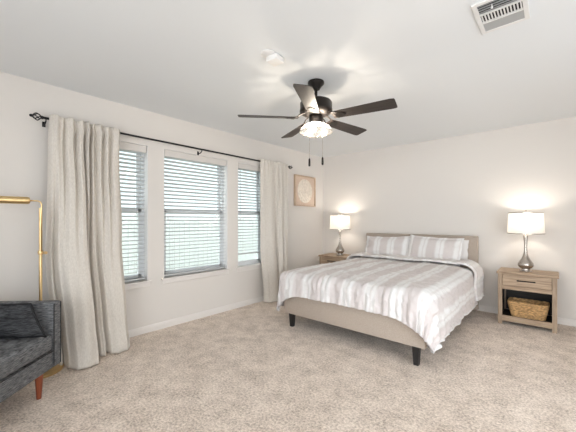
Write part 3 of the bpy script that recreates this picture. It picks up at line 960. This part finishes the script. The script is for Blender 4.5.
# ------------------------------------------------------------------ ceiling fan
FX, FY = 1.807, -2.711
fan = thing('ceiling_fan', 'dark bronze five-blade ceiling fan with a lit glass dish light', 'ceiling fan', (FX, FY, H))
b = B(); lathe(b, [(0.070, -0.0005), (0.072, -0.014), (0.070, -0.020), (0.056, -0.034), (0.040, -0.054), (0.033, -0.066), (0.013, -0.070)], 32)
obj('canopy', b, MAT['fan_dark'], fan, smooth='auto')
b = B(); tube(b, [(0, 0, -0.075), (0, 0, -0.165)], 0.0125, 14); lathe(b, [(0.02, -0.150), (0.03, -0.158), (0.045, -0.165)], 20)
obj('downrod', b, MAT['fan_dark'], fan, smooth='auto')
b = B(); lathe(b, [(0.03, -0.160), (0.100, -0.166), (0.130, -0.174), (0.139, -0.186), (0.139, -0.240), (0.142, -0.246), (0.142, -0.262), (0.136, -0.268), (0.120, -0.280), (0.085, -0.290), (0.06, -0.292)], 48)
obj('motor_housing', b, MAT['fan_dark'], fan, smooth='auto')
b = B(); lathe(b, [(0.055, -0.288), (0.060, -0.300), (0.060, -0.338), (0.052, -0.352), (0.064, -0.362), (0.066, -0.370), (0.050, -0.376), (0.02, -0.38)], 32)
obj('switch_housing', b, MAT['fan_dark'], fan, smooth='auto')
ZBL = -0.316
for k in range(5):
    ang = R(10.3 + 72 * k)
    pit = R(-12)
    MT = Matrix.Rotation(ang, 4, 'Z') @ Matrix.Translation((0, 0, ZBL)) @ Matrix.Rotation(pit, 4, 'X')
    b = B()
    outline = []
    for (x, y) in ((0.155, -0.050), (0.22, -0.054), (0.45, -0.062), (0.64, -0.068), (0.668, -0.062), (0.672, -0.050), (0.672, 0.050), (0.668, 0.062), (0.64, 0.068), (0.45, 0.062), (0.22, 0.054), (0.155, 0.050)):
        outline.append((x, y))
    lo = [b.verts.new((x, y, -0.003)) for x, y in outline]; hi = [b.verts.new((x, y, 0.003)) for x, y in outline]
    n = len(lo)
    for i in range(n): b.faces.new((lo[i], lo[(i + 1) % n], hi[(i + 1) % n], hi[i]))
    b.faces.new(lo[::-1]); b.faces.new(hi)
    bl = obj('blade', b, MAT['blade'], fan)
    bl.matrix_local = MT
    b = B()
    # blade iron: arm from the motor and a flared plate with screws under the blade
    arm = [(0.10, 0, 0.040), (0.135, 0, 0.030), (0.165, 0, 0.006), (0.20, 0, -0.006)]
    for sy in (-0.016, 0.016):
        tube(b, [(x, sy * (1 + 0.6 * i), z) for i, (x, y, z) in enumerate(arm)], 0.006, 6)
    plate = [(0.180, -0.020), (0.20, -0.040), (0.245, -0.036), (0.262, -0.014), (0.275, 0), (0.262, 0.014), (0.245, 0.036), (0.20, 0.040), (0.180, 0.020)]
    lo = [b.verts.new((x, y, -0.0085)) for x, y in plate]; hi = [b.verts.new((x, y, -0.0035)) for x, y in plate]
    n = len(lo)
    for i in range(n): b.faces.new((lo[i], lo[(i + 1) % n], hi[(i + 1) % n], hi[i]))
    b.faces.new(lo[::-1]); b.faces.new(hi)
    for (x, y) in ((0.21, -0.025), (0.21, 0.025), (0.25, 0)):
        ball(b, (x, y, -0.009), 0.005, (1, 1, 0.6), 8)
    obj('blade_iron', b, MAT['fan_dark'], bl, smooth='auto')
b = B(); prof = [(0.062, -0.366), (0.085, -0.372), (0.112, -0.388), (0.131, -0.412), (0.139, -0.430), (0.141, -0.436), (0.138, -0.436), (0.128, -0.414), (0.110, -0.391), (0.084, -0.375), (0.062, -0.3685)]
lathe(b, prof + [prof[0]], 48, cap0=False, cap1=False)
gs = obj('glass_shade', b, MAT['fan_glass'], fan, smooth='auto', label='clear glass dish shade')
b = B()
for z_, r_ in ((-0.436, 0.141),):
    tube(b, [(r_ * math.cos(2 * PI * k / 48), r_ * math.sin(2 * PI * k / 48), z_) for k in range(48)], 0.004, 8, closed=True)
for k in range(8):
    a = 2 * PI * k / 8 + 0.2
    pts = [(r_ * math.cos(a), r_ * math.sin(a), z_) for r_, z_ in ((0.141, -0.436), (0.125, -0.450), (0.09, -0.462), (0.05, -0.470), (0.01, -0.473))]
    tube(b, pts, 0.0018, 5)
tube(b, [(0.075 * math.cos(2 * PI * k / 36), 0.075 * math.sin(2 * PI * k / 36), -0.466) for k in range(36)], 0.0018, 5, closed=True)
lathe(b, [(0.012, -0.468), (0.014, -0.474), (0.008, -0.482), (0.003, -0.490)], 14)
obj('wire_cage', b, MAT['nickel'], fan, smooth=True)
for k in range(3):
    a = 2 * PI * k / 3 + 0.9
    b = B()
    cx, cy = 0.074 * math.cos(a), 0.074 * math.sin(a)
    ball(b, (cx, cy, -0.432), 0.024, (1, 1, 1.15), 16)
    obj('bulb', b, MAT['fan_bulb'], fan, smooth=True)
    lamp_light('fan_bulb_light', (FX + cx * 1.08, FY + cy * 1.08, H - 0.397), FAN_LAMP_W / 3, 0.012, (1.0, 0.89, 0.76))
for (dx, dy, z1, z2) in ((-0.045, -0.035, -0.665, -0.735), (0.045, 0.035, -0.655, -0.725)):
    b = B(); tube(b, [(dx, dy, -0.36), (dx, dy, z1)], 0.0014, 5)
    pc = obj('pull_chain', b, MAT['nickel'], fan)
    b = B(); lathe(b, [(0.003, z1 + 0.002), (0.0085, z1 - 0.010), (0.0095, z2 + 0.008), (0.006, z2)], 12, (dx, dy))
    obj('chain_fob', b, MAT['fan_dark'], pc, smooth='auto', label='dark pull fob')

# ------------------------------------------------------------------ smoke detector
sd = thing('smoke_detector', 'small white square smoke detector on the ceiling beside the fan', 'smoke detector', (1.825, -3.245, H))
b = B(); lathe(b, [(0.055, -0.0005), (0.055, -0.005), (0.052, -0.007)], 36, (-0.012, -0.062)); obj('mounting_plate', b, MAT['plastic'], sd, smooth='auto')
b = B(); box(b, -0.048, 0.048, -0.048, 0.048, -0.044, -0.006, 0.005, 3, Matrix.Rotation(R(5), 4, 'Z')); obj('body', b, MAT['plastic'], sd, smooth='auto')

# ------------------------------------------------------------------ air vent
av = thing('air_vent', 'white louvred air vent in the ceiling with dark slots', 'vent', (3.142, -2.737, H))
vx, vy = 0.122, 0.172
b = B()
for (x0, x1, y0, y1) in ((-vx, -vx + 0.024, -vy, vy), (vx - 0.024, vx, -vy, vy), (-vx + 0.024, vx - 0.024, -vy, -vy + 0.024), (-vx + 0.024, vx - 0.024, vy - 0.024, vy)):
    box(b, x0, x1, y0, y1, -0.012, -0.0005, 0.003)
for y in (0.047, -0.045):
    box(b, -vx + 0.024, vx - 0.024, y - 0.006, y + 0.006, -0.011, -0.0005)
obj('frame', b, MAT['vent'], av)
b = B(); box(b, -vx + 0.02, vx - 0.02, -vy + 0.02, vy - 0.02, -0.0024, -0.0008); obj('duct_shade_sheet', b, MAT['duct'], av, label='flat dark sheet for the shade behind the slots')
for k in range(13):
    x = -vx + 0.031 + k * (2 * vx - 0.062) / 12
    b = B(); box(b, x - 0.0032, x + 0.0032, -0.039, 0.041, -0.010, -0.003); obj('louvre', b, MAT['vent'], av)
for k in range(6):
    y = 0.056 + k * 0.0165
    M_ = Matrix.Translation((0, y, -0.0065)) @ Matrix.Rotation(R(-30), 4, 'X')
    b = B(); box(b, -vx + 0.024, vx - 0.024, -0.0072, 0.0072, -0.0008, 0.0008, mtx=M_); obj('louvre', b, MAT['vent_shaded'], av, label='louvre painted grey for its shade')
for k in range(4):
    y = -0.136 + k * 0.0225
    M_ = Matrix.Translation((0, y, -0.0062)) @ Matrix.Rotation(R(84), 4, 'X')
    b = B(); box(b, -vx + 0.024, vx - 0.024, -0.0042, 0.0042, -0.0006, 0.0006, mtx=M_); obj('louvre', b, MAT['vent_shaded'], av, label='louvre painted grey for its shade')
b = B(); tube(b, [(-0.03, -0.12, -0.008), (-0.03, -0.118, -0.026)], 0.003, 8); ball(b, (-0.03, -0.118, -0.028), 0.006, seg=10)
obj('damper_lever', b, MAT['vent'], av, smooth=True)

# ------------------------------------------------------------------ sofa
SC = (0.640, -4.285)
so = thing('sofa', 'charcoal tweed sofa with a low square arm and tapered red-brown wooden legs', 'sofa', (SC[0], SC[1], 0), R(135))
LEN = 1.62
b = B(); box(b, -0.078, 0.0, 0.0, 0.80, 0.185, 0.648, 0.012, 3); ar = obj('arm', b, MAT['tweed'], so, smooth='auto')
b = B(); tube(b, [(-0.078, -0.002, 0.20), (-0.078, -0.002, 0.64)], 0.003, 6); tube(b, [(-0.006, -0.001, 0.19), (-0.006, -0.001, 0.642)], 0.0025, 6); obj('piping', b, MAT['piping'], ar, label='black piping on the arm edge')
b = B(); box(b, -LEN, -LEN + 0.078, 0.0, 0.80, 0.185, 0.648, 0.012, 3); obj('arm', b, MAT['tweed'], so, smooth='auto')
b = B(); box(b, -LEN + 0.079, -0.079, 0.004, 0.62, 0.185, 0.308, 0.010, 3); obj('base', b, MAT['tweed'], so, smooth='auto')
b = B(); box(b, -LEN + 0.079, -0.079, 0.625, 0.80, 0.185, 0.80, 0.03, 3); obj('backrest', b, MAT['tweed'], so, smooth='auto')
b = B(); box(b, -LEN + 0.082, -0.082, -0.004, 0.62, 0.311, 0.432, 0.032, 4); sc_ = obj('seat_cushion', b, MAT['tweed'], so, smooth='auto')
b = B(); tube(b, [(-LEN + 0.08, -0.003, 0.3095), (-0.082, -0.003, 0.3095)], 0.003, 6); obj('piping', b, MAT['piping'], sc_, label='black piping along the seat seam')
for x, y in ((-0.135, 0.06), (-LEN + 0.135, 0.06), (-0.135, 0.70), (-LEN + 0.135, 0.70)):
    b = B()
    lathe(b, [(0.0135, 0), (0.0145, 0.004), (0.026, 0.186)], 20, (x, y))
    obj('leg', b, MAT['walnut'], so, smooth='auto', label='tapered red-brown wooden leg')

# bolster cushion against the arm
cu = obj('cushion', pillow_mesh(0.60, 0.235, 0.125, 0.004, 5.0, pw=4, sag=0.0, skew=0.13), MAT['tweed_pillow'], None, smooth=True)
cu.matrix_world = Matrix.Translation((SC[0], SC[1], 0)) @ Matrix.Rotation(R(135), 4, 'Z') @ Matrix.Translation((-0.162, 0.345, 0.551)) @ Matrix.Rotation(R(-7), 4, 'Y') @ Matrix.Rotation(R(90), 4, 'Z')
tag(cu, 'dark charcoal oblong cushion with black piping leaning on the sofa arm', 'cushion')
b = B()
cor = []
hw_, hh_ = 0.30, 0.1175
for (x0, z0, x1, z1) in ((-hw_, -hh_, hw_, -hh_), (hw_, -hh_, hw_, hh_), (hw_, hh_, -hw_, hh_), (-hw_, hh_, -hw_, -hh_)):
    for i in range(14):
        u, v = lerp(x0, x1, i / 14) / hw_, lerp(z0, z1, i / 14) / hh_
        cor.append((u * hw_ * (1 - 0.03 * (1 - v * v)) * (1 - 0.13 * v), 0.0, v * hh_ * (1 - 0.035 * (1 - u * u))))
tube(b, cor, 0.0075, 8, closed=True)
obj('piping', b, MAT['piping'], cu, smooth=True, label='black piping around the cushion')

# ------------------------------------------------------------------ brass floor lamp
fl = thing('floor_lamp', 'brass pharmacy floor lamp with a slim tube head, behind the sofa arm', 'floor lamp', (0.228, -4.335, 0))
b = B(); lathe(b, [(0.150, 0), (0.153, 0.004), (0.153, 0.016), (0.146, 0.021), (0.02, 0.024), (0.014, 0.036), (0.010, 0.040)], 48)
obj('base', b, MAT['brass'], fl, smooth='auto')
TOPZ = 1.335
b = B(); tube(b, [(0, 0, 0.03), (0, 0, TOPZ)], 0.0115, 16); obj('pole', b, MAT['brass'], fl, smooth='auto')
b = B(); tube(b, [(0.023, 0.002, 0.98), (0.023, 0.002, TOPZ + 0.028), (0.022, -0.004, TOPZ + 0.045), (0.019, -0.02, TOPZ + 0.055), (0.010, -0.075, TOPZ + 0.056)], 0.0055, 10)
obj('stem', b, MAT['brass'], fl, smooth=True)
b = B(); lathe(b, [(0.016, 0.955), (0.018, 0.960), (0.018, 0.985), (0.016, 0.990)], 18)
tube(b, [(0.012, 0.006, 0.972), (0.040, 0.018, 0.972)], 0.004, 8)
tube(b, [(0.040, 0.018, 0.972), (0.056, 0.024, 0.972)], 0.0125, 14)
tube(b, [(-0.012, -0.006, 0.972), (-0.026, -0.012, 0.972)], 0.005, 8)
obj('clamp_knob', b, MAT['brass'], fl, smooth='auto')
b = B()
d = Vector((-0.12, -0.99, 0.0)).normalized()
p0 = Vector((0.012, -0.068, TOPZ + 0.056))
tube(b, [p0 + d * s for s in (0, 0.006, 0.014, 0.30, 0.32)], [0.020, 0.026, 0.0285, 0.0285, 0.022], 24)
obj('lamp_head', b, MAT['brass'], fl, smooth='auto')
